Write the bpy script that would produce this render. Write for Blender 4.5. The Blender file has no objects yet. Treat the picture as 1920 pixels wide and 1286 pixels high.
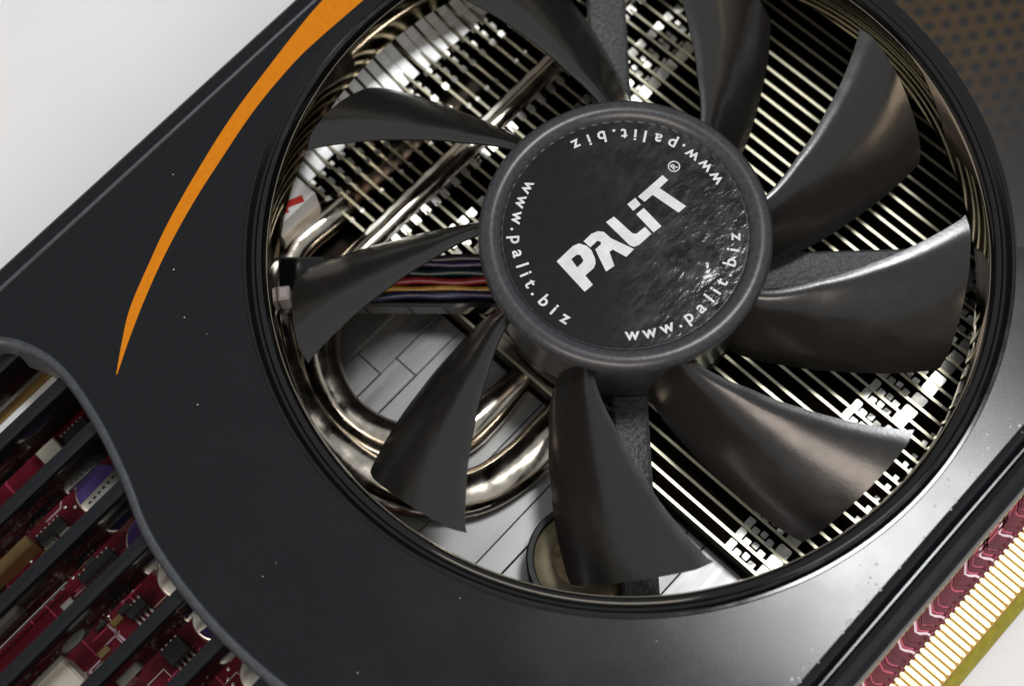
import bpy, bmesh, math, random
from mathutils import Vector, Matrix
random.seed(7)
R = math.radians
S = 0.001                       # the model is laid out in millimetres
scene = bpy.context.scene
C = scene.collection

# ---------------------------------------------------------------- camera
cam_d = bpy.data.cameras.new("camera")
cam = bpy.data.objects.new("camera", cam_d)
C.objects.link(cam)
az, el, ro = 4.01178819, 1.22698541, -0.12357038
b = Vector((math.cos(el)*math.cos(az), math.cos(el)*math.sin(az), math.sin(el)))
u = Vector((-math.sin(el)*math.cos(az), -math.sin(el)*math.sin(az), math.cos(el)))
r = u.cross(b)
rx = math.cos(ro)*r + math.sin(ro)*u
ry = -math.sin(ro)*r + math.cos(ro)*u
M = Matrix((rx, ry, b)).transposed().to_4x4()
M.translation = Vector((-53.3015, -42.4782, 157.0151))*S
cam.matrix_world = M
cam_d.sensor_width = 36.0
cam_d.lens = 2997.94/1920*36
cam_d.clip_start = 0.005
cam_d.clip_end = 20
cam_d.dof.use_dof = True
cam_d.dof.focus_distance = 0.172
cam_d.dof.aperture_fstop = 22
scene.camera = cam

# ---------------------------------------------------------------- light
world = bpy.data.worlds.new("World")
scene.world = world
world.use_nodes = True
bg = world.node_tree.nodes["Background"]
bg.inputs[0].default_value = (0.93, 0.97, 1.0, 1)
bg.inputs[1].default_value = 0.36

def area(name, loc, target, sx, sy, power, col=(1, 1, 1)):
    d = bpy.data.lights.new(name, 'AREA')
    d.shape = 'RECTANGLE'; d.size = sx*S; d.size_y = sy*S
    d.energy = power; d.color = col
    o = bpy.data.objects.new(name, d); C.objects.link(o)
    o.location = Vector(loc)*S
    o.rotation_euler = (Vector(target)-Vector(loc)).to_track_quat('-Z', 'Y').to_euler()
    return o
area("window_light", (170, -40, 600), (0, -10, 0), 125, 110, 1.55, (0.97, 0.985, 1.0))
area("warm_lamp", (-410, -230, 430), (0, 0, 0), 520, 190, 2.0, (1.0, 0.86, 0.74))

scene.view_settings.view_transform = 'Standard'
scene.view_settings.look = 'None'
scene.view_settings.exposure = 0
scene.view_settings.gamma = 1
scene.cycles.max_bounces = 8
scene.cycles.glossy_bounces = 6
scene.cycles.sample_clamp_indirect = 6

# ---------------------------------------------------------------- materials
def mat(name, col, rough=0.5, metal=0.0, spec=0.5, var=0.0, vscale=300, bump=0.0, bscale=3000, rvar=0.0, coat=0.0, stretch=None, col2=None, rscale=None):
    m = bpy.data.materials.new(name); m.use_nodes = True
    nt = m.node_tree; n = nt.nodes; l = nt.links
    p = n["Principled BSDF"]
    p.inputs["Base Color"].default_value = (*col, 1)
    p.inputs["Roughness"].default_value = rough
    p.inputs["Metallic"].default_value = metal
    p.inputs["Specular IOR Level"].default_value = spec
    p.inputs["Coat Weight"].default_value = coat
    tc = n.new("ShaderNodeTexCoord")
    src = tc.outputs["Object"]
    if stretch:
        mp = n.new("ShaderNodeMapping"); mp.inputs["Scale"].default_value = stretch
        l.new(src, mp.inputs[0]); src = mp.outputs[0]
    if var or col2:
        nz = n.new("ShaderNodeTexNoise"); nz.inputs["Scale"].default_value = vscale; nz.inputs["Detail"].default_value = 6
        l.new(src, nz.inputs["Vector"])
        rp = n.new("ShaderNodeValToRGB")
        c2 = col2 if col2 else tuple(min(1, c*(1+var)) for c in col)
        c1 = col if col2 else tuple(c*(1-var) for c in col)
        rp.color_ramp.elements[0].color = (*c1, 1); rp.color_ramp.elements[0].position = 0.3
        rp.color_ramp.elements[1].color = (*c2, 1); rp.color_ramp.elements[1].position = 0.7
        l.new(nz.outputs["Fac"], rp.inputs[0]); l.new(rp.outputs[0], p.inputs["Base Color"])
    if rvar:
        nr = n.new("ShaderNodeTexNoise"); nr.inputs["Scale"].default_value = rscale or vscale*2; nr.inputs["Detail"].default_value = 5
        l.new(src, nr.inputs["Vector"])
        mr = n.new("ShaderNodeMapRange"); mr.inputs["From Min"].default_value = .3; mr.inputs["From Max"].default_value = .7
        mr.inputs["To Min"].default_value = max(0.02, rough-rvar); mr.inputs["To Max"].default_value = rough+rvar
        l.new(nr.outputs["Fac"], mr.inputs["Value"]); l.new(mr.outputs[0], p.inputs["Roughness"])
    if bump:
        nb = n.new("ShaderNodeTexNoise"); nb.inputs["Scale"].default_value = bscale; nb.inputs["Detail"].default_value = 3
        l.new(src, nb.inputs["Vector"])
        bp = n.new("ShaderNodeBump"); bp.inputs["Strength"].default_value = 1; bp.inputs["Distance"].default_value = bump*S
        l.new(nb.outputs["Fac"], bp.inputs["Height"]); l.new(bp.outputs[0], p.inputs["Normal"])
    return m

m_shroud = mat("charcoal_plastic", (0.0042, 0.0047, 0.0064), 0.20, spec=0.46, var=0.35, vscale=2200, bump=0.0022, bscale=3200, rvar=.03, rscale=110)
m_trim = mat("grey_edge_plastic", (0.05, 0.055, 0.062), 0.35, var=.2, vscale=1500)
m_gloss = mat("gloss_black_plastic", (0.004, 0.004, 0.004), 0.10, spec=0.6, rvar=.03, vscale=200)
m_liner = mat("bronze_mirror_liner", (0.60, 0.52, 0.41), 0.07, metal=1.0, var=.12, vscale=160, rvar=.03)
m_blade = mat("blade_plastic", (0.0185, 0.0168, 0.0156), 0.22, spec=0.75, var=.12, vscale=2500, bump=0.007, bscale=2600, rvar=.04, rscale=500)
m_hub = mat("hub_plastic", (0.040, 0.040, 0.045), 0.32, spec=0.6, var=.3, vscale=1800, bump=0.012, bscale=2600)
m_arm = mat("textured_grey_plastic", (0.075, 0.075, 0.078), 0.42, var=.5, vscale=2600, bump=0.16, bscale=2400)
m_orange = mat("orange_print", (0.64, 0.20, 0.001), 0.5, spec=.2, var=.07, vscale=1500)
m_white = mat("white_print", (0.72, 0.72, 0.74), 0.5, var=.12, vscale=900)
m_fin = mat("shaded_fin_metal", (0.055, 0.04, 0.03), 0.35, metal=1.0, var=.3, vscale=250)  # shade of the gaps painted into the fin sides and the base below
m_edge = mat("lit_fin_edge", (0.97, 0.90, 0.66), 0.42, metal=1.0, var=.06, vscale=700)  # lit top edges of the same fins, painted brighter
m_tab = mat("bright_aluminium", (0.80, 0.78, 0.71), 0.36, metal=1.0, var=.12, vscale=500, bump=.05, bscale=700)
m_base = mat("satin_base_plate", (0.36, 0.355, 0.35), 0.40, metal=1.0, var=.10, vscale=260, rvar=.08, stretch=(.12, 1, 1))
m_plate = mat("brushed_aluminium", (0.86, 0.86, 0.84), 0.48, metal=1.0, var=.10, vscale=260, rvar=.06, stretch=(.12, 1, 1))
m_saddle = mat("solder_coated_metal", (0.94, 0.90, 0.80), 0.55, metal=1.0, var=.12, vscale=400, bump=.12, bscale=500)
m_pipe = mat("nickel_pipe", (0.74, 0.66, 0.55), 0.17, metal=1.0, var=.3, vscale=260, rvar=.09, bump=.045, bscale=300)
m_board = mat("red_solder_mask", (0.13, 0.002, 0.012), 0.42, spec=.25, var=.3, vscale=400)
m_edgefr = mat("olive_fibreglass", (0.30, 0.26, 0.02), 0.5, var=.15, vscale=900)
m_gold = mat("gold_plating", (0.90, 0.70, 0.33), 0.40, metal=1.0, var=.05, vscale=500)
m_strip = mat("golden_laminate", (0.50, 0.27, 0.02), .45, var=.1, vscale=900)
m_trace = mat("pink_copper_trace", (0.52, 0.06, 0.12), 0.4, spec=.3, var=.2, vscale=700)
m_trace2 = mat("tinned_trace", (0.62, 0.45, 0.50), 0.4, metal=.2, var=.15, vscale=700)
m_chip = mat("black_epoxy", (0.012, 0.012, 0.012), 0.5, var=.3, vscale=900)
m_cream = mat("cream_plastic", (0.62, 0.58, 0.48), 0.5, var=.08, vscale=600)
m_tan = mat("tan_plastic", (0.24, 0.155, 0.05), 0.5, var=.15, vscale=500)
m_can = mat("capacitor_can", (0.70, 0.68, 0.62), 0.32, metal=.9, var=.08, vscale=400)
m_purple = mat("purple_print", (0.05, 0.022, 0.14), 0.45, var=.1, vscale=600)
m_tin = mat("tinned_metal", (0.78, 0.75, 0.66), 0.25, metal=1, var=.1, vscale=600)
m_paper = mat("white_table", (0.86, 0.86, 0.87), 0.6, var=.022, vscale=45, bump=.02, bscale=800)
m_dust = mat("white_dust", (0.6, 0.6, 0.58), .9)
m_clip = mat("grey_clip_plastic", (0.34, 0.30, 0.29), .4, var=.1, vscale=600)
m_label_white = mat("white_paper_label", (0.86, 0.86, 0.86), .5, var=.03, vscale=300)
m_comp = mat("beige_disc", (0.20, 0.165, 0.10), 0.45, metal=.5, var=.25, vscale=700)
m_amber = mat("amber_resin", (0.16, 0.07, 0.02), 0.3, col2=(0.5, 0.36, 0.2), vscale=900, bump=.3, bscale=1200)
WIRE = {k: mat(k+"_insulation", c, .4, var=.25, vscale=1500, bump=.05, bscale=1500) for k, c in
        dict(blue=(0.013, 0.012, 0.05), green=(0.004, 0.02, 0.018), red=(0.17, 0.008, 0.014), yellow=(0.30, 0.17, 0.02), navy=(0.012, 0.012, 0.045), black=(0.02, 0.018, 0.022)).items()}

def dot_reflection():
    """brown dotted reflection painted into the colour, thinning out towards one side"""
    m = bpy.data.materials.new("brown_dot_reflection"); m.use_nodes = True
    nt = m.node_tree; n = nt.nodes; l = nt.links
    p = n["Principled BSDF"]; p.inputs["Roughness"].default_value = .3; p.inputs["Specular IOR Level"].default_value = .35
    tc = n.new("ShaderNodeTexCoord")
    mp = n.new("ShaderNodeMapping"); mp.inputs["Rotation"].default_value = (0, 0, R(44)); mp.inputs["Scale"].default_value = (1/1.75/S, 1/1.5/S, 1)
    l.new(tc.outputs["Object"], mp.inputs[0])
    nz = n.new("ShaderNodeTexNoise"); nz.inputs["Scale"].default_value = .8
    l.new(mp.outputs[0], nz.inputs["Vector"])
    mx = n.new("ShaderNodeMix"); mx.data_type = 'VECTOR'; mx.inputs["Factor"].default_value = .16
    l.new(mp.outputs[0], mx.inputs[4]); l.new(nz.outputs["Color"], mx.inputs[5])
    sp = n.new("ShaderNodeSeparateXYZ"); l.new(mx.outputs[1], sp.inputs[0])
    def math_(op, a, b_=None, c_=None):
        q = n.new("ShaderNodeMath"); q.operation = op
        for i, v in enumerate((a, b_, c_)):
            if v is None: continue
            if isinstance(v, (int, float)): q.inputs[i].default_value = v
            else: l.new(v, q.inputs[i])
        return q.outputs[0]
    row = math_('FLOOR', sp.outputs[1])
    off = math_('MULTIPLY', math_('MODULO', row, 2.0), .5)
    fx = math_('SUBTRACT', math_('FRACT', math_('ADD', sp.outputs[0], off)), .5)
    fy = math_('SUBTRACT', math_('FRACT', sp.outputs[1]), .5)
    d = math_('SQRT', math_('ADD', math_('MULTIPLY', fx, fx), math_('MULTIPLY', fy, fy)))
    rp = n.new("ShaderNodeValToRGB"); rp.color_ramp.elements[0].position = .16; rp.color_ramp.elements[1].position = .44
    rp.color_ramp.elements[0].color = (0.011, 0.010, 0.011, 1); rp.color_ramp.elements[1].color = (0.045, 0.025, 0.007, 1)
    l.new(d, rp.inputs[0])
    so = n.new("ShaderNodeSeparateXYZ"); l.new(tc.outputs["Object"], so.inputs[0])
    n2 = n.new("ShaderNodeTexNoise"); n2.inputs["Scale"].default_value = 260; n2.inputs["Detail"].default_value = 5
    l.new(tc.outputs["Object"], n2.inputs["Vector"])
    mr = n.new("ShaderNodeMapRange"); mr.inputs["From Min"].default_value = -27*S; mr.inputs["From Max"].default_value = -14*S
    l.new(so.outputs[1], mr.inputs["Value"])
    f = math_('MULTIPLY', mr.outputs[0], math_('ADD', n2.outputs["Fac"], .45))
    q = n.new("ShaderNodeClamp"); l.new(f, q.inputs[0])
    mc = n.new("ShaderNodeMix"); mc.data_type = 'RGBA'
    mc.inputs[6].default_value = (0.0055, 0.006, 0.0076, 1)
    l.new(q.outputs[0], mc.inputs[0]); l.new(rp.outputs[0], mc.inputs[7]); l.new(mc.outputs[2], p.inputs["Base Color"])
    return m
m_dots = dot_reflection()

def sticker_mat():
    """gloss black label with rippled film, its grey mottled reflections also painted into the colour"""
    m = bpy.data.materials.new("gloss_label"); m.use_nodes = True
    nt = m.node_tree; n = nt.nodes; l = nt.links
    p = n["Principled BSDF"]; p.inputs["Roughness"].default_value = .15
    tc = n.new("ShaderNodeTexCoord")
    mp = n.new("ShaderNodeMapping"); mp.inputs["Rotation"].default_value = (0, 0, R(50)); mp.inputs["Scale"].default_value = (1.0, 1.9, 1)
    l.new(tc.outputs["Object"], mp.inputs[0])
    nz = n.new("ShaderNodeTexNoise"); nz.inputs["Scale"].default_value = 420; nz.inputs["Detail"].default_value = 10; nz.inputs["Roughness"].default_value = .68; nz.inputs["Distortion"].default_value = .25
    l.new(mp.outputs[0], nz.inputs["Vector"])
    rp = n.new("ShaderNodeValToRGB"); e = rp.color_ramp.elements
    e[0].position = .42; e[0].color = (0.004, 0.004, 0.004, 1); e[1].position = .72; e[1].color = (0.075, 0.07, 0.066, 1)
    l.new(nz.outputs["Fac"], rp.inputs[0])
    sp = n.new("ShaderNodeSeparateXYZ"); l.new(tc.outputs["Object"], sp.inputs[0])
    a = n.new("ShaderNodeMath"); a.operation = 'SUBTRACT'; l.new(sp.outputs[0], a.inputs[0]); l.new(sp.outputs[1], a.inputs[1])
    n2 = n.new("ShaderNodeTexNoise"); n2.inputs["Scale"].default_value = 110; l.new(tc.outputs["Object"], n2.inputs["Vector"])
    ad = n.new("ShaderNodeMath"); ad.operation = 'MULTIPLY_ADD'; ad.inputs[1].default_value = .022; l.new(n2.outputs["Fac"], ad.inputs[0]); l.new(a.outputs[0], ad.inputs[2])
    mr = n.new("ShaderNodeMapRange"); mr.inputs["From Min"].default_value = 4*S; mr.inputs["From Max"].default_value = 24*S
    mr.inputs["To Min"].default_value = .06; mr.inputs["To Max"].default_value = 1
    l.new(ad.outputs[0], mr.inputs["Value"])
    mc = n.new("ShaderNodeMix"); mc.data_type = 'RGBA'; mc.inputs[6].default_value = (0.005, 0.005, 0.005, 1)
    nb = n.new("ShaderNodeTexNoise"); nb.inputs["Scale"].default_value = 620; nb.inputs["Detail"].default_value = 4; nb.inputs["Roughness"].default_value = .5
    l.new(mp.outputs[0], nb.inputs["Vector"])
    bm_ = n.new("ShaderNodeMath"); bm_.operation = 'MULTIPLY'; l.new(nb.outputs["Fac"], bm_.inputs[0]); l.new(mr.outputs[0], bm_.inputs[1])
    bp = n.new("ShaderNodeBump"); bp.inputs["Strength"].default_value = 1; bp.inputs["Distance"].default_value = .085*S
    l.new(bm_.outputs[0], bp.inputs["Height"]); l.new(bp.outputs[0], p.inputs["Normal"])
    l.new(mr.outputs[0], mc.inputs[0]); l.new(rp.outputs[0], mc.inputs[7]); l.new(mc.outputs[2], p.inputs["Base Color"])
    return m
m_label = sticker_mat()

# ---------------------------------------------------------------- mesh helpers
class MB:
    def __init__(s): s.v = []; s.f = []; s.m = []
    def add(s, vs, fs, mi=0):
        o = len(s.v); s.v += [tuple(q) for q in vs]
        s.f += [tuple(i+o for i in f) for f in fs]; s.m += [mi]*len(fs)
    def box(s, x0, x1, y0, y1, z0, z1, mi=0, top=None):
        s.add([(x0, y0, z0), (x1, y0, z0), (x1, y1, z0), (x0, y1, z0), (x0, y0, z1), (x1, y0, z1), (x1, y1, z1), (x0, y1, z1)],
              [(3, 2, 1, 0), (0, 1, 5, 4), (1, 2, 6, 5), (2, 3, 7, 6), (3, 0, 4, 7)], mi)
        s.add([(x0, y0, z1), (x1, y0, z1), (x1, y1, z1), (x0, y1, z1)], [(0, 1, 2, 3)], mi if top is None else top)
    def cbox(s, x0, x1, y0, y1, z0, z1, c, mi=0):
        """box whose upper edges are chamfered by c"""
        a = [(x0, y0), (x1, y0), (x1, y1), (x0, y1)]
        t = [(x0+c, y0+c), (x1-c, y0+c), (x1-c, y1-c), (x0+c, y1-c)]
        s.add([(*q, z0) for q in a]+[(*q, z1-c) for q in a]+[(*q, z1) for q in t],
              [(3, 2, 1, 0)]+[(i, (i+1) % 4, 4+(i+1) % 4, 4+i) for i in range(4)]+[(4+i, 4+(i+1) % 4, 8+(i+1) % 4, 8+i) for i in range(4)]+[(8, 9, 10, 11)], mi)
    def prism(s, poly, z0, z1, mi=0):
        n = len(poly)
        s.add([(x, y, z0) for x, y in poly]+[(x, y, z1) for x, y in poly],
              [tuple(range(n, 2*n)), tuple(reversed(range(n)))]+[(i, (i+1) % n, n+(i+1) % n, n+i) for i in range(n)], mi)
    def lathe(s, prof, seg=64, cx=0, cy=0, cap0=False, cap1=False, mi=0):
        """prof: list of (r, z), turned about the vertical through (cx, cy)"""
        vs = []; n = len(prof)
        for k in range(seg):
            a = 2*math.pi*k/seg; ca, sa = math.cos(a), math.sin(a)
            vs += [(cx+q*ca, cy+q*sa, z) for q, z in prof]
        fs = []
        for k in range(seg):
            k2 = (k+1) % seg
            fs += [(k*n+i, k2*n+i, k2*n+i+1, k*n+i+1) for i in range(n-1)]
        if cap0: fs.append(tuple(k*n for k in range(seg)))
        if cap1: fs.append(tuple(k*n+n-1 for k in range(seg)))
        s.add(vs, fs, mi)
    def tube(s, path, rad, seg=14, flat=1.0, mi=0):
        P = [Vector(q) for q in path]; n = len(P); vs = []
        for i, q in enumerate(P):
            t = (P[min(i+1, n-1)]-P[max(i-1, 0)]).normalized()
            side = t.cross(Vector((0, 0, 1))).normalized(); up = side.cross(t)
            rr = rad[i] if isinstance(rad, (list, tuple)) else rad
            for k in range(seg):
                a = 2*math.pi*k/seg
                vs.append(q+side*math.cos(a)*rr+up*math.sin(a)*rr*flat)
        fs = [(i*seg+k, i*seg+(k+1) % seg, (i+1)*seg+(k+1) % seg, (i+1)*seg+k) for i in range(n-1) for k in range(seg)]
        fs += [tuple(range(seg)), tuple((n-1)*seg+k for k in range(seg))]
        s.add(vs, fs, mi)
    def sweep(s, prof, x0, x1, nx=2, mi=0):
        """prof: list of (y, z) drawn out along x"""
        n = len(prof); vs = []
        for k in range(nx):
            x = x0+(x1-x0)*k/(nx-1); vs += [(x, y, z) for y, z in prof]
        s.add(vs, [(k*n+i, (k+1)*n+i, (k+1)*n+i+1, k*n+i+1) for k in range(nx-1) for i in range(n-1)], mi)
    def mesh(s, name, mats, smooth=40, tri=False):
        me = bpy.data.meshes.new(name)
        me.from_pydata([(x*S, y*S, z*S) for x, y, z in s.v], [], s.f)
        for m in (mats if isinstance(mats, (list, tuple)) else [mats]): me.materials.append(m)
        for p_, mi in zip(me.polygons, s.m): p_.material_index = mi
        bm = bmesh.new(); bm.from_mesh(me)
        bmesh.ops.remove_doubles(bm, verts=bm.verts, dist=1e-7)
        bmesh.ops.recalc_face_normals(bm, faces=bm.faces)
        if tri: bmesh.ops.triangulate(bm, faces=bm.faces)
        bm.to_mesh(me); bm.free()
        if smooth:
            me.shade_smooth(); me.set_sharp_from_angle(angle=R(smooth))
        return me
    def build(s, name, mats, parent=None, smooth=40, loc=(0, 0, 0), rotz=0):
        return place(name, s.mesh(name, mats, smooth), parent, loc, rotz)
def place(name, me, parent=None, loc=(0, 0, 0), rotz=0):
    o = bpy.data.objects.new(name, me); C.objects.link(o)
    o.location = Vector(loc)*S; o.rotation_euler = (0, 0, rotz)
    if parent: o.parent = parent
    return o
def spline(pts, n=8):
    """Catmull-Rom through the points"""
    P = [Vector(q) for q in pts]; P = [2*P[0]-P[1]]+P+[2*P[-1]-P[-2]]; out = []
    for i in range(1, len(P)-2):
        a, b_, c, d = P[i-1:i+3]
        for k in range(n):
            t = k/n
            out.append(.5*((2*b_)+(c-a)*t+(2*a-5*b_+4*c-d)*t*t+(3*b_-a-3*c+d)*t**3))
    out.append(P[-2]); return out
def lerp_table(tab, x):
    for (x0, y0), (x1, y1) in zip(tab, tab[1:]):
        if x <= x1: return y0+(y1-y0)*(x-x0)/(x1-x0)
    return tab[-1][1]

# ---------------------------------------------------------------- table
t = MB(); t.box(-1500, 1500, -1500, 1500, -46, -26)
table = t.build("tabletop", m_paper, smooth=0)
table["kind"] = "structure"

# ---------------------------------------------------------------- the graphics card
card = bpy.data.objects.new("graphics_card", None); C.objects.link(card)
card.location = (0, 0, -24*S)
card["label"] = "black graphics card with open round fan, orange stripe and gold edge contacts on white table"
card["category"] = "graphics card"
def part(mb, name, mats, smooth=40):
    o = mb.build(name, mats, card, smooth); o.location = (0, 0, 24*S); return o

# ---- shroud -------------------------------------------------------------
X0, X1 = -105, 88
cut = [(-105, 43.4), (-62, 43.2), (-56.5, 42.6), (-53.2, 41.2), (-51.2, 37.2), (-50.8, 32.5), (-52.0, 26.1), (-54.0, 19.8), (-56.3, 14.0), (-57.6, 7.4), (-58.1, 0.2), (-57.6, -7.6), (-56.2, -15), (-53.8, -23), (-52, -31), (-52.6, -38), (-55.5, -42), (-62, -43.2), (-105, -43.4)]
cutp = [(q.x, q.y) for q in spline([(x, y, 0) for x, y in cut], 8)]
def offset(path, d):
    o = []; n = len(path)
    for i in range(n):
        a = Vector(path[max(i-1, 0)]); c = Vector(path[min(i+1, n-1)]); t_ = (c-a).normalized()
        o.append((path[i][0]+t_.y*d, path[i][1]-t_.x*d))      # d > 0: towards the opening
    return o
NY, PY = -43.7, 45.0
bm = bmesh.new()
def loop(pts, z, close=True):
    vs = [bm.verts.new((x*S, y*S, z*S)) for x, y in pts]
    es = [bm.edges.new((vs[i], vs[i+1])) for i in range(len(vs)-1)]
    if close: es.append(bm.edges.new((vs[-1], vs[0])))
    return vs, es
RO = 41.0
hole = [(RO*math.cos(2*math.pi*k/160), RO*math.sin(2*math.pi*k/160)) for k in range(160)]
_, e1 = loop([(X0, PY)]+cutp+[(X0, NY), (-40, NY), (0, NY), (40, NY), (X1, NY), (X1, PY), (40, PY), (0, PY), (-40, PY)], 0)
_, e2 = loop(hole, 0)
bmesh.ops.triangle_fill(bm, edges=e1+e2, use_beauty=True, use_dissolve=False)
top_v = [tuple(c/S for c in v.co) for v in bm.verts]; top_f = [tuple(v.index for v in f.verts) for f in bm.faces] if bm.verts.index_update() is None else []
bm.free()
sh = MB(); sh.add(top_v, top_f)
# far long side: crease, chamfer, skirt; near long side: ridge, groove, rolled edge, skirt
sh.sweep([(45.0, 0), (45.15, 0.12), (45.5, 0.1), (45.65, -.4), (45.75, -1.2), (47.5, -1.25), (47.8, -1.45), (47.9, -19)], X0, X1)
sh.sweep([(-43.7, 0), (-43.95, 0.16), (-44.2, 0.1), (-44.9, -.55), (-45.25, -1.15), (-45.45, -1.15), (-45.7, -.75), (-46.3, -.45), (-47.1, -.55), (-47.75, -1.1), (-48.1, -2.0), (-48.25, -3.2), (-48.4, -16.5)], X0, X1)
sh.add([(X1, -48.4, -16.5), (X1, 47.9, -19), (X1, 47.5, -1.3), (X1, 45, 0), (X1, -45, -.6), (X1, -48, -2)], [(0, 1, 2, 3, 4, 5)])
shroud = part(sh, "shroud", m_shroud, 30)
eb = MB(); eb.tube([(X0, 45.25, -.05), (X1, 45.25, -.05)], .24, 12); eb.build("edge_bead", m_trim, shroud, 60)
shroud.data.shade_smooth(); shroud.data.set_sharp_from_angle(angle=R(25))

# raised rounded rim round the grille cutout
rm = MB(); prof = [(0.0, 0.0), (0.15, .16), (0.55, .14), (.9, -.3), (1.05, -.9), (1.1, -6.5), (0.0, -6.5)]
n = len(prof); vs = []
for dd, zz in prof: vs += [(x, y, zz) for x, y in offset(cutp, dd)]
N = len(cutp)
rm.add(vs, [(j*N+i, j*N+i+1, (j+1)*N+i+1, (j+1)*N+i) for j in range(n-1) for i in range(N-1)])
rm.build("cutout_rim", m_trim, shroud, 50)
# round opening: stepped lip and glossy inner wall
ring = MB()
ring.lathe([(41.0, 0), (40.9, .12), (40.6, .12), (40.35, -.25), (40.1, -.45), (39.8, -.42), (39.6, -.1), (39.35, .02), (39.0, -.05), (38.75, -.4), (38.6, -1.0)], 192)
ring.lathe([(38.6, -1.0), (39.2, -1.0), (39.3, -6.9), (40.2, -6.9), (40.4, -1)], 192)
ring.build("fan_ring", m_gloss, shroud, 35)
ln = MB(); ln.lathe([(38.95, -.9), (38.55, -.95), (38.45, -1.2), (38.35, -6.6), (38.5, -6.8), (38.95, -6.8)], 192)
ln.build("ring_liner", m_liner, shroud, 35)
# orange swoosh
swl = [(-47.55, 28.76), (-44.66, 31.04), (-41.52, 33.23), (-36.69, 35.50), (-31.74, 37.60), (-24.67, 39.95), (-18.24, 41.73), (-11.28, 43.10), (-5.15, 44.18), (-1.42, 44.62), (3.0, 44.85)]
swr = [(-47.50, 28.68), (-44.2, 30.54), (-40.15, 32.62), (-34.89, 34.96), (-29.14, 37.0), (-23.7, 38.53), (-16.19, 40.38), (-9.44, 41.30), (-5.38, 41.40), (-2.05, 41.30), (2.02, 41.15), (5.63, 41.05)]
def resample(path, n):
    d = [0]
    for p_, q_ in zip(path, path[1:]): d.append(d[-1]+(q_-p_).length)
    out = []; j = 0
    for k in range(n):
        t_ = d[-1]*k/(n-1)
        while j < len(d)-2 and d[j+1] < t_: j += 1
        out.append(path[j].lerp(path[j+1], (t_-d[j])/max(1e-9, d[j+1]-d[j])))
    return out
stripe = MB()
L1 = resample(spline([(x, y, 0.035) for x, y in swl], 8), 80); L2 = resample(spline([(x, y, 0.035) for x, y in swr], 8), 80)
N = len(L1)
vs = [tuple(q) for q in L1]+[tuple(q) for q in L2]+[(q.x, q.y, -.05) for q in L1]+[(q.x, q.y, -.05) for q in L2]
fs = []
for i in range(N-1):
    fs += [(i, i+1, N+i+1, N+i), (i, 2*N+i, 2*N+i+1, i+1), (N+i, N+i+1, 3*N+i+1, 3*N+i)]
stripe.add(vs, fs)
stripe.build("orange_stripe", m_orange, shroud, 30)
# sheet with the painted brown dotted reflection, right of the opening
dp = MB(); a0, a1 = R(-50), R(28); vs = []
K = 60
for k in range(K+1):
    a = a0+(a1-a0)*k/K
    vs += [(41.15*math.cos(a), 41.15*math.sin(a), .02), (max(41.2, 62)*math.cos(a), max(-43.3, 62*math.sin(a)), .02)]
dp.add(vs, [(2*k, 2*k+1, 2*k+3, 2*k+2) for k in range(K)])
dp.build("dotted_reflection", m_dots, shroud, 0)
# grey raised cover at the far right corner
tp = MB(); cxp, cyp = 64.0, -5.3
tp.lathe([(16.0, .03), (15.9, .5), (15.6, .7), (15.3, .55), (15.1, .3), (14.6, .3), (0.01, .3)], 96, cxp, cyp)
tp.build("round_cover", m_trim, shroud, 30)
# dust and lint caught along the near edge
ds = MB()
for i in range(70):
    x = random.uniform(-36, 12); y = -43.6+random.gauss(0, .28)+(.8 if random.random() < .2 else 0)
    if random.random() < .35: y += random.uniform(0, 2.2)
    if math.hypot(x, y) < 41.4: continue
    q = random.uniform(.06, .2)*(1.5 if random.random() < .2 else 1)
    ds.lathe([(q, 0.0), (q*.8, q*.5), (q*.2, q*.7)], 7, x, y, cap1=True)
for x, y in [(-27.8, 41.3), (-38, 25), (-37, 5), (-44, 20), (-40, -14), (-50, 2), (-30, -31), (47, -19.8)]+[(random.uniform(-57, -20), random.uniform(-42, 42)) for _ in range(18)]:
    if math.hypot(x, y) < 41.4 or math.hypot(x, y) > 57: continue
    q = random.uniform(.04, .09); ds.lathe([(q, 0.0), (q*.6, q*.4), (q*.2, q*.5)], 6, x, y, cap1=True)
o = ds.build("dust_specks", m_dust, shroud, 60); o["kind"] = "stuff"
# grille slats across the cutout
def cut_x(y):
    best = min((abs(q[1]-y), q[0]) for q in cutp if -60 < q[0]); return best[1]
for y in (40.0, 33.5, 27.4, 20.4, 14.4, 7.6, 1.3, -5.1, -11.5, -17.9, -24.3, -30.7, -37.1):
    sl_ = MB(); xe = cut_x(y)+.4; w = .85
    pr = [(y-w+.35, -9.8), (y-w, -3.0), (y-w+.15, -2.55), (y-w+.5, -2.4), (y+w-.5, -2.4), (y+w-.15, -2.55), (y+w, -3.0), (y+w-.35, -9.8)]
    k = len(pr); sl_.sweep(pr[1:7], X0+2, xe); sl_.sweep(pr[6:]+pr[:2], X0+2, xe, 2, 1)
    sl_.add([(xe, a_, b_) for a_, b_ in pr]+[(X0+2, a_, b_) for a_, b_ in pr], [tuple(range(k)), tuple(range(k, 2*k))])
    sl_.build("grille_slat", [m_shroud, m_gloss], shroud, 35)

# ---- fan ----------------------------------------------------------------
HZ = 0.66
hub = MB()
hub.lathe([(13.1, .42), (13.2, .65), (13.45, 1.0), (13.85, 1.3), (14.3, 1.42), (14.85, 1.36), (15.3, 1.1), (15.6, .62), (15.68, .05), (15.5, -.45), (15.1, -.65), (14.8, -1.0), (14.7, -10.2), (14.5, -10.6), (12.5, -10.8)], 128)
hub.lathe([(12.5, -10.8), (0.01, -10.8)], 32)
hub.lathe([(13.1, .42), (0.01, .42)], 64)
fan = part(hub, "fan", m_hub, 32)
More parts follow.
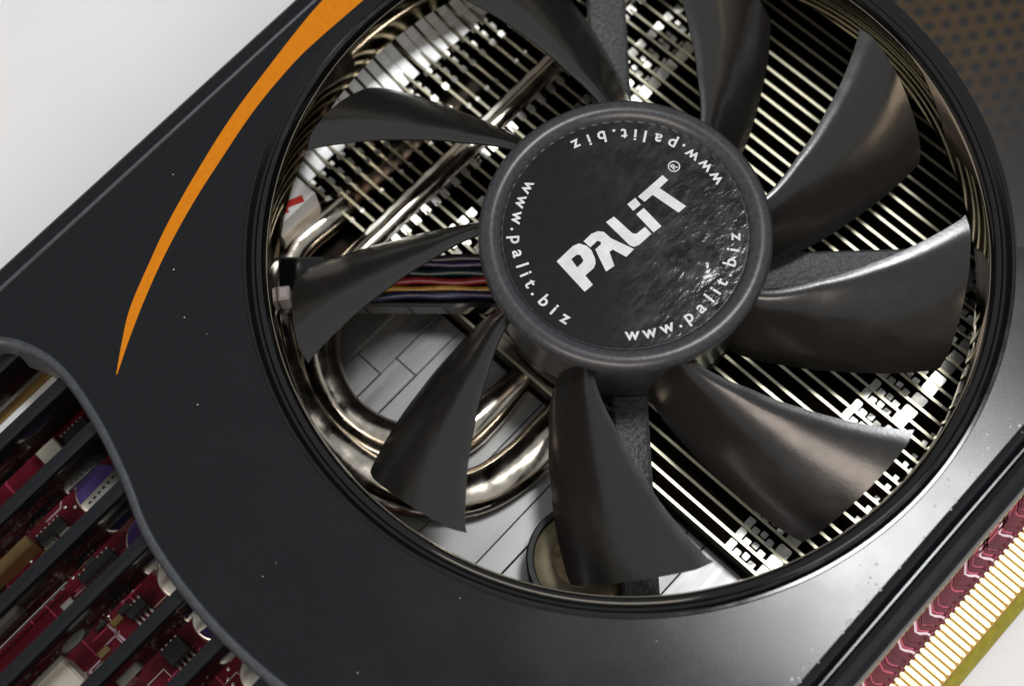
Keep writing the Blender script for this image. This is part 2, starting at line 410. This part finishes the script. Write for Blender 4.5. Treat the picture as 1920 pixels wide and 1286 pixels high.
# blades: leading edge high, trailing edge low
LE = [(14.5, -27), (16.5, -24.4), (21, -16.6), (26.5, -9.8), (32, -4.2), (36.4, 0)]
TE = [(14.5, -42.8), (16.5, -41.6), (21, -36.2), (26.5, -30.7), (32, -26.2), (36.4, -22.6)]
def blade_mesh():
    NR, NS = 26, 22
    def pt(i, j):
        rr = 14.5+(36.5-14.5)*i/NR; s_ = j/NS
        a = lerp_table(LE, rr)+(lerp_table(TE, rr)-lerp_table(LE, rr))*s_
        # blunt the two tip corners a little
        if i == NR: rr -= .35*max(0, 1-s_*8)+.3*max(0, (s_-.9)/.1)
        zl = -1.5+1.2*(rr-14.5)/22; zt = -10.1+.7*(rr-14.5)/22
        z = zl+(zt-zl)*(.22*s_+.78*s_*s_)
        return Vector((rr*math.cos(R(a)), rr*math.sin(R(a)), z))
    def nor(i, j):
        i0, i1, j0, j1 = max(i-1, 0), min(i+1, NR), max(j-1, 0), min(j+1, NS)
        q = (pt(i1, j)-pt(i0, j)).cross(pt(i, j1)-pt(i, j0)).normalized()
        return q if q.z > 0 else -q
    b_ = MB(); vs = []
    for sgn in (1, -1):
        for i in range(NR+1):
            for j in range(NS+1):
                s_ = j/NS; th = .42*min(1, .30+6*s_)*min(1, .25+6*(1-s_))*(1-.35*i/NR)
                vs.append(pt(i, j)+nor(i, j)*th*sgn)
    W = NS+1; O = (NR+1)*W; fs = []
    for i in range(NR):
        for j in range(NS):
            q = (i*W+j, i*W+j+1, (i+1)*W+j+1, (i+1)*W+j); fs += [q, tuple(O+k for k in q)]
    for i in range(NR):
        fs += [(i*W, (i+1)*W, O+(i+1)*W, O+i*W), (i*W+NS, (i+1)*W+NS, O+(i+1)*W+NS, O+i*W+NS)]
    for j in range(NS):
        fs += [(NR*W+j, NR*W+j+1, O+NR*W+j+1, O+NR*W+j), (j, j+1, O+j+1, O+j)]
    b_.add(vs, fs); return b_.mesh("blade", m_blade, 60)
bme = blade_mesh()
for k in range(9): place("blade", bme, fan, rotz=R(-4.1+40*k))
# label disc with a slight wrinkle in its film
st = MB(); NA, NRr = 120, 44; vs = [(0, 0, .55)]
def wrinkle(x, y):
    ax, ay, bx, by = -.6, -3.0, 3.6, -9.6
    tx, ty = bx-ax, by-ay; L = math.hypot(tx, ty); tx /= L; ty /= L
    u_ = (x-ax)*tx+(y-ay)*ty; v_ = -(x-ax)*ty+(y-ay)*tx
    e_ = max(0, min(1, u_/2))*max(0, min(1, (L-u_)/.8))
    return (.05+.034*u_)*e_*math.exp(-(v_/(.32+.12*u_))**2)
for i in range(1, NRr+1):
    for k in range(NA):
        a = 2*math.pi*k/NA; q = 13.0*i/NRr; x, y = q*math.cos(a), q*math.sin(a)
        vs.append((x, y, .55+wrinkle(x, y)))
fs = [(0, 1+k, 1+(k+1) % NA) for k in range(NA)]
for i in range(NRr-1):
    fs += [(1+i*NA+k, 1+i*NA+(k+1) % NA, 1+(i+1)*NA+(k+1) % NA, 1+(i+1)*NA+k) for k in range(NA)]
st.add(vs, fs); st.build("hub_label", m_label, fan, 60)
# lettering, flat print on the label
LZ = .57
def letters(polys, name):
    bm = bmesh.new()
    for outer, holes in polys:
        es = []
        for pl in [outer]+holes:
            vv = [bm.verts.new((x*S, y*S, (LZ+wrinkle(x, y)+.02)*S)) for x, y in pl]
            es += [bm.edges.new((vv[i], vv[(i+1) % len(vv)])) for i in range(len(vv))]
        bmesh.ops.triangle_fill(bm, edges=es, use_beauty=True, use_dissolve=False)
    bmesh.ops.recalc_face_normals(bm, faces=bm.faces)
    for f in bm.faces:
        if f.normal.z < 0: f.normal_flip()
    me = bpy.data.meshes.new(name); bm.to_mesh(me); bm.free(); me.materials.append(m_white)
    return place(name, me, fan)
GL = [
 ([(-7.35, 3.1), (-4.9, 3.02), (-4.25, 2.75), (-3.89, 1.95), (-3.95, 1.2), (-4.4, .3), (-4.75, -.1), (-5.29, -.31), (-6.5, -.22), (-6.74, -1.5), (-7.9, -1.41)], [[(-6.13, 2.13), (-5.35, 2.05), (-5.12, 1.75), (-5.35, 1.1), (-5.6, 1.0), (-6.4, 1.02)]]),
 ([(-3.73, 2.55), (-2.54, 2.51), (-1.85, 2.2), (-1.49, 1.69), (-1.53, .63), (-.81, -2.01), (-2.04, -2.0), (-2.36, -.38), (-2.79, -.29), (-3.64, -1.75), (-4.71, -1.53), (-3.6, 1.0), (-2.75, .95), (-2.56, 1.15), (-2.7, 1.5), (-3.77, 1.55)], []),
 ([(-.5, 2.27), (.55, 2.08), (.42, -.65), (.65, -1.02), (1.87, -1.18), (1.72, -2.2), (-.1, -2.08), (-.62, -1.85), (-.8, -1.4)], []),
 ([(2.58, 1.98), (3.7, 1.84), (3.5, .88), (2.42, 1.0)], []),
 ([(2.34, .49), (3.42, .39), (3.1, -2.41), (1.99, -2.27)], []),
 ([(4.0, 1.72), (7.65, 1.46), (7.62, .62), (6.29, .68), (6.6, -2.82), (5.5, -2.72), (5.21, .7), (4.02, .8)], []),
]
letters(GL, "logo_lettering")
# text outlines from the built-in font, as polygons
def text_mesh(ch):
    cu = bpy.data.curves.new("glyph", 'FONT'); cu.body = ch; cu.size = 1.0; cu.offset = 0.018; cu.resolution_u = 3
    ob = bpy.data.objects.new("glyph", cu); C.objects.link(ob)
    dg = bpy.context.evaluated_depsgraph_get(); dg.update()
    me = ob.evaluated_get(dg).to_mesh()
    vs = [tuple(v.co) for v in me.vertices]; fs = [tuple(p_.vertices) for p_ in me.polygons]
    ob.evaluated_get(dg).to_mesh_clear()
    bpy.data.objects.remove(ob); bpy.data.curves.remove(cu)
    return vs, fs
glyph = {ch: text_mesh(ch) for ch in "w.palitbzR"}
def mid(vs): return (min(v[0] for v in vs)+max(v[0] for v in vs))/2
angs = [0, 9, 18.4, 25, 31, 39, 46, 51.3, 57.2, 62.6, 69.5, 76.5, 84]
for a_first in (105.5, -134.5, -15.0):
    tx = MB()
    for ch, da in zip("www.palit.biz", angs):
        vs, fs = glyph[ch]; mx = mid(vs); a = R(a_first+da); sz = 1.95; base = 12.15
        tv = []
        for x, y, _ in vs:
            px, py = (x-mx)*sz*1.02, y*sz           # px along the tangent, py towards the centre
            q = base-py
            X = q*math.cos(a)-px*math.sin(a); Y = q*math.sin(a)+px*math.cos(a)
            tv.append((X, Y, LZ+.02+wrinkle(X, Y)))
        tx.add(tv, fs)
    tx.build("web_address", m_white, fan, 0)
rg = MB(); cx_, cy_ = 9.25, 1.22
rg.lathe([(.66, LZ+.02), (.54, LZ+.02)], 28, cx_, cy_)
vs, fs = glyph["R"]; mx = mid(vs); ca, sa = math.cos(R(-5)), math.sin(R(-5))
rg.add([(cx_+((x-mx)*1.0)*ca-((y-.35)*1.0)*sa, cy_+((x-mx)*1.0)*sa+((y-.35)*1.0)*ca, LZ+.02) for x, y, _ in vs], fs)
rg.build("registered_mark", m_white, fan, 0)

# ---- fan frame: motor seat and four arms --------------------------------
fr = MB(); fr.lathe([(0.01, -11.3), (14.2, -11.3), (14.4, -11.6), (14.4, -14.2), (0.01, -14.2)], 64)
frame = part(fr, "fan_frame", m_chip)
for ang, w, m_ in ((132, 3.8, m_gloss), (-135, 2.0, m_arm), (-46, 2.4, m_arm), (45, 2.3, m_arm)):
    a_ = MB(); v = w if w < 3 else 2.3; pr = [(-v, -14.2), (-v, -12.1), (-v+.35, -11.8), (-v+.8, -11.9), (w-.8, -11.9), (w-.35, -11.8), (w, -12.1), (w, -14.2)]
    k = len(pr); a_.sweep(pr+[pr[0]], 13.5, 39.2, 8)
    a_.build("frame_arm", m_, frame, 30, rotz=R(ang))
# motor leads lying along the left arm
ca, sa = math.cos(R(132)), math.sin(R(132))
for name, t0_, t1_ in (("navy", 2.55, 2.75), ("yellow", 1.8, 1.95), ("red", .9, 1.0), ("green", -.1, -.15), ("blue", -1.1, -1.2), ("black", -1.85, -1.75)):
    # positive t is the side nearer the lower arm edge
    P = []
    for k in range(15):
        q = 13.2+17.5*k/14; t_ = t0_+(t1_-t0_)*k/14+.10*math.sin(k*1.1+t0_*3)
        P.append((q*ca-t_*sa, q*sa+t_*ca, -11.3+.12*math.sin(k*.8+t0_)-2.6*max(0, (k-10)/4)**2))
    w_ = MB(); w_.tube(P, .47 if name != "yellow" else .36, 10)
    w_.build("motor_wire", WIRE[name], frame, 80)["label"] = name+" motor wire"
cl = MB(); cl.cbox(37.0, 38.3, -.8, .8, -8.6, -5.6, .25)
cl.build("wire_clip", m_clip, frame, 30, rotz=R(139))

# ---- heatsink -----------------------------------------------------------
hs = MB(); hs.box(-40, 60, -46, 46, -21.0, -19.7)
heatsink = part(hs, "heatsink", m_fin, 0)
def fin_mesh(seed):
    rnd = random.Random(seed); f = MB(); T = .17; ZT = -15.0; ZB = -19.8
    def sheet(y0, y1, zt):
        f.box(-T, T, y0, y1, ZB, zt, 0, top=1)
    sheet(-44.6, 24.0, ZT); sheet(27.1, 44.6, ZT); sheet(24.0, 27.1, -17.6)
    def tab(y0, y1, x0, x1, dz=0, mi=2):
        z = ZT+dz+rnd.uniform(-.05, .05); s0, s1 = rnd.uniform(-.10, .10), rnd.uniform(-.10, .10)
        tl = .24*(y1-y0)*max(0, min(1, (y0+33)/55))
        v = [(x0, y0, z+s0-tl/2), (x1, y0, z+s1-tl/2), (x1, y1, z+s1+tl/2+rnd.uniform(-.10, .10)), (x0, y1, z+s0+tl/2)]
        # plate with its corners clipped
        P = [Vector(q) for q in v]; vv = []
        for i in range(4):
            A, B_, D = P[i-1], P[i], P[(i+1) % 4]; k_ = rnd.uniform(.04, .15)
            vv += [tuple(B_.lerp(A, k_)), tuple(B_.lerp(D, k_))]
        f.add(vv+[(a, b__, c-.14) for a, b__, c in vv], [tuple(range(8)), tuple(range(15, 7, -1))]+[(i, 8+i, 8+(i+1) % 8, (i+1) % 8) for i in range(8)], mi)
    yf = 36.9+rnd.uniform(-.3, .3); zf = -15.5                      # broad flange at the far end, curving upwards
    py_ = [(yf, zf), (38.6, -15.0), (40.2, -14.4), (41.8, -13.55), (43.2, -12.65), (44.6, -11.7)]
    vv = [q for y_, z_ in py_ for q in ((T, y_, z_), (1.46, y_, z_), (1.46, y_, z_-.15), (T, y_, z_-.15))]
    f.add(vv, [(4*i+j, 4*i+(j+1) % 4, 4*i+4+(j+1) % 4, 4*i+4+j) for i in range(5) for j in range(4)]+[(0, 1, 2, 3), (20, 21, 22, 23)], 3)
    tab(32.7, 33.4, -.34, .34, .2); tab(34.6, 35.5, .2, .8, -.9); tab(36.0, 36.6, -.3, .7, -.6)
    tab(22.9, 24.0, -.3, .55, .05); tab(28.9, 29.3, -.26, .26, .1)
    tab(14.0, 15.4, T, 1.25, .02)                                     # upper clip row
    tab(16.5, 17.3, -.1, .75); tab(17.7, 18.3, .6, 1.1, -.5); tab(18.8, 19.8, -.1, .95, .05); tab(15.8, 16.1, .5, 1.2, -.6)
    tab(-34.4, -32.8, T, 1.3, .02)                                    # lower clip row
    tab(-32.3, -31.5, -.1, .8, -.02); tab(-31.2, -30.5, .5, 1.2, -.5); tab(-30.3, -29.5, 0, .8, 0); tab(-29.3, -28.4, T, 1.3, .02)
    tab(-38.7, -37.9, -.35, .45, .2); tab(-37.5, -36.9, .5, 1.0, -1.0); tab(-40.5, -39.7, .5, 1.1, -.8)
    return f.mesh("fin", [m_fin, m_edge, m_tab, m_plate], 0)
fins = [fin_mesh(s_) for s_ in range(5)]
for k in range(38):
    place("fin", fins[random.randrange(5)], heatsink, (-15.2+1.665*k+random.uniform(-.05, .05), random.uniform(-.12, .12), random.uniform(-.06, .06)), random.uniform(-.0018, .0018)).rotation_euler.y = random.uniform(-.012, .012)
# heat pipes: one lies through the fins and both bend back into the base on the left
p1 = spline([(48, 25.5, -15.9), (10, 25.5, -15.9), (-12, 25.6, -15.9), (-18, 25.5, -16), (-25, 23.8, -16), (-30, 19.6, -16.2), (-32.4, 13.5, -16.5), (-31.2, 7.2, -16.8), (-27.4, 2.9, -17), (-22, 1.6, -17), (-14, 1.4, -17)], 8)
p2 = spline([(8, 32.2, -18.6), (-8, 32.4, -18), (-15, 32.0, -16.4), (-22.5, 32.0, -15.6), (-29.5, 27.6, -15.4), (-34.6, 19.5, -15.6), (-36.2, 10.5, -15.8), (-34.4, 2.4, -16.4), (-29.6, -3.4, -16.8), (-23, -5.5, -17), (-14, -5.6, -17)], 8)
h = MB(); h.tube(p1, [1.45 if q.x > -15 else 1.45+min(1.05, (-15-q.x)*.12) for q in p1], 20); h.build("heat_pipe", m_pipe, heatsink, 80)
h = MB(); h.tube(p2, [1.9+.8*min(1, i/40) for i in range(len(p2))], 20, .72); h.build("heat_pipe", m_pipe, heatsink, 80)
# flat silver panels of the base plate to the left of the fins
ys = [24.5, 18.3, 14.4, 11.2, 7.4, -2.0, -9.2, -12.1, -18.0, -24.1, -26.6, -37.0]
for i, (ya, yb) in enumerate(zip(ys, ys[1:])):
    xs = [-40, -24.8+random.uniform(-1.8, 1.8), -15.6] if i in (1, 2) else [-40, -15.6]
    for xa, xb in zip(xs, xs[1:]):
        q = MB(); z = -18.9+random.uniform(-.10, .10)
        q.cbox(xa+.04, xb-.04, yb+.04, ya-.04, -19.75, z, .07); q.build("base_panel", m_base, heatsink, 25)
q = MB(); q.sweep([(24.1, -16.6), (24.15, -15.3), (24.3, -15.15), (25.3, -14.75), (25.4, -14.95), (25.5, -14.95), (25.6, -14.85), (26.6, -14.45), (26.75, -14.55), (26.8, -16.6)], -15.4, 46, 60)
q.v = [(x, y+.07*math.sin(x*2.1), z+.06*math.sin(x*1.35+y)) for x, y, z in q.v]
q.build("pipe_saddle", m_saddle, heatsink, 25)
q = MB(); q.cbox(-15.2, 16, -8, 8, -19.8, -15.3, .3); q.build("core_block", m_pipe, heatsink, 30)

# ---- circuit board ------------------------------------------------------
PZ = -20.0
bd = MB()
outl = [(X0, -50.2), (-46, -50.2), (-45, -51.2), (-45, -55.35), (38, -55.35), (38, -51.2), (39, -50.2), (X1, -50.2), (X1, 49), (X0, 49)]
n = len(outl)
bd.add([(x, y, PZ-3.2) for x, y in outl]+[(x, y, PZ) for x, y in outl], [tuple(range(n, 2*n)), tuple(reversed(range(n)))], 0)
bd.add([(x, y, PZ-3.2) for x, y in outl]+[(x, y, PZ) for x, y in outl], [(i, (i+1) % n, n+(i+1) % n, n+i) for i in range(n)], 1)
# bevelled bare strip in front of the contacts
bd.sweep([(-55.35, PZ-.003), (-56.15, PZ-.5), (-56.75, PZ-1.2), (-56.75, PZ-3.2)], -45, 38, 2, 1)
board = part(bd, "circuit_board", [m_board, m_edgefr], 0)
gc = MB(); w = .285
gc.prism([(-w, -54.85), (-w*.55, -55.15), (w*.55, -55.15), (w, -54.85), (w, -51.5), (w*.6, -51.15), (-w*.6, -51.15), (-w, -51.5)], 0, .09)
gme = gc.mesh("gold_contact", m_gold, 0)
NC = 60; PITCH = .872
for k in range(NC): place("gold_contact", gme, board, (-30+PITCH*k, 0, PZ+random.uniform(0, .012))).rotation_euler.y = random.uniform(-.05, .05)
cs = MB(); cs.prism([(-44.4, -51.35), (37.4, -51.35), (37.4, -55.3), (-44.4, -55.3)], PZ+.0, PZ+.035)
cs.build("contact_strip", m_strip, board, 0)
# scalloped dark row and the wiring that leaves the contacts
vm = MB(); vm.lathe([(.17, PZ+.01), (.17, PZ+.10), (.08, PZ+.12)], 10, 0, -50.75, cap1=True)
vme = vm.mesh("via", m_board, 50)
for k in range(NC):
    place("via", vme, board, (-30+PITCH*(k+.5), random.uniform(-.05, .05), 0))
def trace(pts, w, m_, name="trace"):
    q = MB(); P = [Vector((x, y, 0)) for x, y in pts]; vs = []
    for i, c in enumerate(P):
        t_ = (P[min(i+1, len(P)-1)]-P[max(i-1, 0)]).normalized()
        s_ = Vector((-t_.y, t_.x, 0))*w/2
        vs += [(c.x+s_.x, c.y+s_.y, PZ+.05), (c.x-s_.x, c.y-s_.y, PZ+.05), (c.x+s_.x*1.2, c.y+s_.y*1.2, PZ+.004), (c.x-s_.x*1.2, c.y-s_.y*1.2, PZ+.004)]
    fs = []
    for i in range(len(P)-1):
        a = 4*i; fs += [(a, a+1, a+5, a+4), (a, a+4, a+6, a+2), (a+1, a+3, a+7, a+5)]
    q.add(vs, fs); return q.build(name, m_, board, 0)
k = 0; x = -29.5
while x < 20:
    run = 1.2+max(0, (x+12))*.30           # the wiring runs further along the board towards the right
    g = random.uniform(-.15, .15)
    for j, (m_, w_, dx) in enumerate(((m_trace2, .26, -.42), (m_trace, .24, 0), (m_board, .5, .42), (m_trace, .15, .85))):
        if j == 3 and k % 3 == 1: continue
        if j == 0 and k % 4 == 2: continue
        xx = x+dx+random.uniform(-.08, .08)
        trace([(xx, -51.0), (xx-.1, -50.6), (xx-.6+g, -50.05), (xx-.75+g, -49.6), (xx-.5+run*.12, -49.0), (xx+.2+run*.30, -48.0), (xx+.2+run*.35, -46)], w_, m_)
    x += PITCH*(3 if k % 3 else 4); k += 1
for j in range(3):
    trace([(4.0, -49.3+.35*j), (9, -49.3+.35*j), (12, -48.7+.35*j), (26, -48.7+.35*j)], .17, m_trace)
# components seen through the grille
def two_tone_cap(x, y, rad, top, turn, dashes=False):
    c = MB(); c.lathe([(rad, PZ), (rad, top-.5), (rad-.12, top-.15), (rad-.4, top), (0.01, top)], 40)
    q = rad-.30
    c.prism([(q*math.cos(R(a)), q*math.sin(R(a))) for a in range(8, 173, 6)], top-.05, top+.03, 1)
    if dashes:
        for i in range(6): c.box(-2.0+.72*i, -2.0+.72*i+.36, -.28, -.02, top, top+.025, 2)
    return c.build("capacitor", [m_can, m_purple, m_chip], board, 40, (x, y, 0), R(turn))
two_tone_cap(-57.2, 25.6, 3.0, -12, 4, True)
two_tone_cap(-57.0, 17.4, 3.0, -12, 8)
two_tone_cap(-57.4, 12.3, 2.9, -12.5, 200)
two_tone_cap(-58.0, 6.0, 2.8, -12, 170)
two_tone_cap(-58.6, -1.8, 2.8, -13, 190)
two_tone_cap(-59.0, -9.5, 2.8, -12.5, 30)
c = MB(); c.cbox(-92, -51.9, 39.55, 41.2, PZ, -12, .12); c.build("power_connector", m_tan, board, 25)
c = MB(); c.cbox(-92, -51.5, 38.2, 39.35, PZ, -11.6, .15); c.build("power_connector", m_label_white, board, 25)["label"] = "white rail of the power connector"
c = MB(); c.cbox(-59.7, -57.0, 34.2, 37.0, PZ, -17.2, .2); c.build("white_connector", m_cream, board, 25)
def chip(x0, x1, y0, y1, top, pins_x=True, n=6):
    c = MB(); c.cbox(x0, x1, y0, y1, PZ+.15, top, .12); o = c.build("chip", m_chip, board, 25)
    for i in range(n):
        for yy, s_ in ((y0, -1), (y1, 1)):
            q = MB(); x = x0+(x1-x0)*(i+.5)/n; ya, yb = sorted((yy, yy+s_*.75)); q.box(x-.13, x+.13, ya, yb, PZ+.03, PZ+.45)
            q.build("chip_pin", m_tin, board, 0)
chip(-56.6, -53.0, 35.0, 36.2, -18.3, n=6)
chip(-66.3, -62.6, 28.2, 29.3, -18.0, n=6)
chip(-66.0, -61.2, 21.2, 22.4, -18.0, n=7)
chip(-65.0, -62.5, 14.4, 15.6, -18.2, n=4)
chip(-65.3, -62.6, 7.2, 9.4, -18.0, n=4)
chip(-72.0, -68.5, 35.2, 37.6, -18.3, n=5)
c = MB(); c.cbox(-82, -66.6, 28.4, 29.9, PZ, -16.5, .15); c.build("inductor", m_tan, board, 25)
c = MB(); c.tube([(-82, 22.6, -17.6), (-67, 22.7, -17.6)], .22, 10); c.build("jumper_wire", m_tin, board, 60)
c = MB(); c.cbox(-77.0, -72.6, 11.4, 16.3, PZ, -15.0, .3); c.build("white_connector", m_cream, board, 25)
c = MB(); c.lathe([(1.9, PZ), (1.9, -15.5), (1.6, -15.1), (0.01, -15.1)], 32, -70.6, 10.8); c.build("crystal_can", m_can, board, 40)
c = MB(); c.cbox(-70.5, -67.6, 2.4, 6.2, PZ, -15.6, .3); c.build("white_connector", m_cream, board, 25)
for (x0, y0, x1, y1) in ((-67.3, 16.8, -67.1, 13.2), (-72.6, 14.4, -71.3, 13.4)):
    trace([(x0, y0), (x1, y1)], .25, m_trace2, "silk_line")
for i in range(46):
    x = random.uniform(-80, -60.5); y = random.uniform(-2, 38)
    hx, hy = (.75, .4) if random.random() < .5 else (.4, .75)
    q = MB(); q.cbox(-hx, hx, -hy, hy, PZ, PZ+random.uniform(.5, .8), .08)
    q.build("chip_resistor", random.choice([m_chip, m_chip, m_tan, m_tin]), board, 25, (x, y, 0))
sp_ = MB(); sp_.lathe([(.27, PZ+.0), (.25, PZ+.12), (.12, PZ+.2)], 10, 0, 0, cap1=True)
sme = sp_.mesh("solder_pad", m_tin, 60)
for i in range(90):
    gx, gy = random.choice([(-64, 33), (-70, 30), (-68, 25), (-62, 19), (-69, 18), (-66, 12), (-74, 9), (-63, 3), (-66, -2), (-60, 31)])
    place("solder_pad", sme, board, (gx+.8*random.randint(-3, 3), gy+.8*random.randint(-2, 2), 0))
for i in range(34):
    x, y = random.uniform(-80, -60), random.uniform(-3, 37); L_ = random.uniform(1.5, 5); d = random.choice([(1, 0), (0, 1)])
    trace([(x, y), (x+L_*d[0], y+L_*d[1]), (x+L_*d[0]+.8, y+L_*d[1]+.8), (x+L_*d[0]*1.6+.8, y+L_*d[1]*1.6+.8)], random.uniform(.1, .22), random.choice([m_trace, m_trace, m_trace2]))
for x, y in ((-69.5, 33.6), (-63.4, 25.8), (-66.2, 19.0), (-61.5, 13.2), (-67.5, 7.4), (-62.2, 1.2)):   # printed outlines round the parts
    trace([(x-1.2, y-.9), (x+1.2, y-.9), (x+1.2, y+.9), (x-1.2, y+.9), (x-1.2, y-.9)], .14, m_cream, "silk_line")
# round part with a dark rim beside the base plate, under the bottom blade
c = MB(); c.lathe([(6.2, PZ), (6.2, -14.6), (6.0, -14.2), (5.5, -14.2), (5.3, -14.6)], 64, -26.6, -18.2)
o = c.build("round_choke", m_chip, board, 40)
c = MB(); c.lathe([(5.3, -14.6), (4.4, -14.35), (3.2, -14.5)], 64, -26.6, -18.2); c.build("choke_disc", m_comp, board, 40)
c = MB(); c.lathe([(3.2, -14.5), (1.8, -14.1), (0.01, -14.0)], 48, -26.6, -18.2); c.build("choke_core", m_amber, board, 40)

# white sticker with a red mark on the tall part at the upper left of the heatsink
c = MB(); c.cbox(-22.4, -16.4, 33.2, 39, PZ, -11, .2); c.build("white_housing", m_label_white, board, 25)
m_red = mat("red_print", (0.55, 0.02, 0.015), .5, var=.1, vscale=800)
c = MB(); c.prism([(x_+.9, y_-.9) for x_, y_ in ((-21.8, 34.9), (-20.9, 36.8), (-20.2, 36.5), (-20.5, 35.75), (-18.6, 34.9), (-18.95, 34.1), (-20.85, 34.95), (-21.1, 34.4))], -11.0, -10.96); c.build("red_mark", m_red, board, 0)
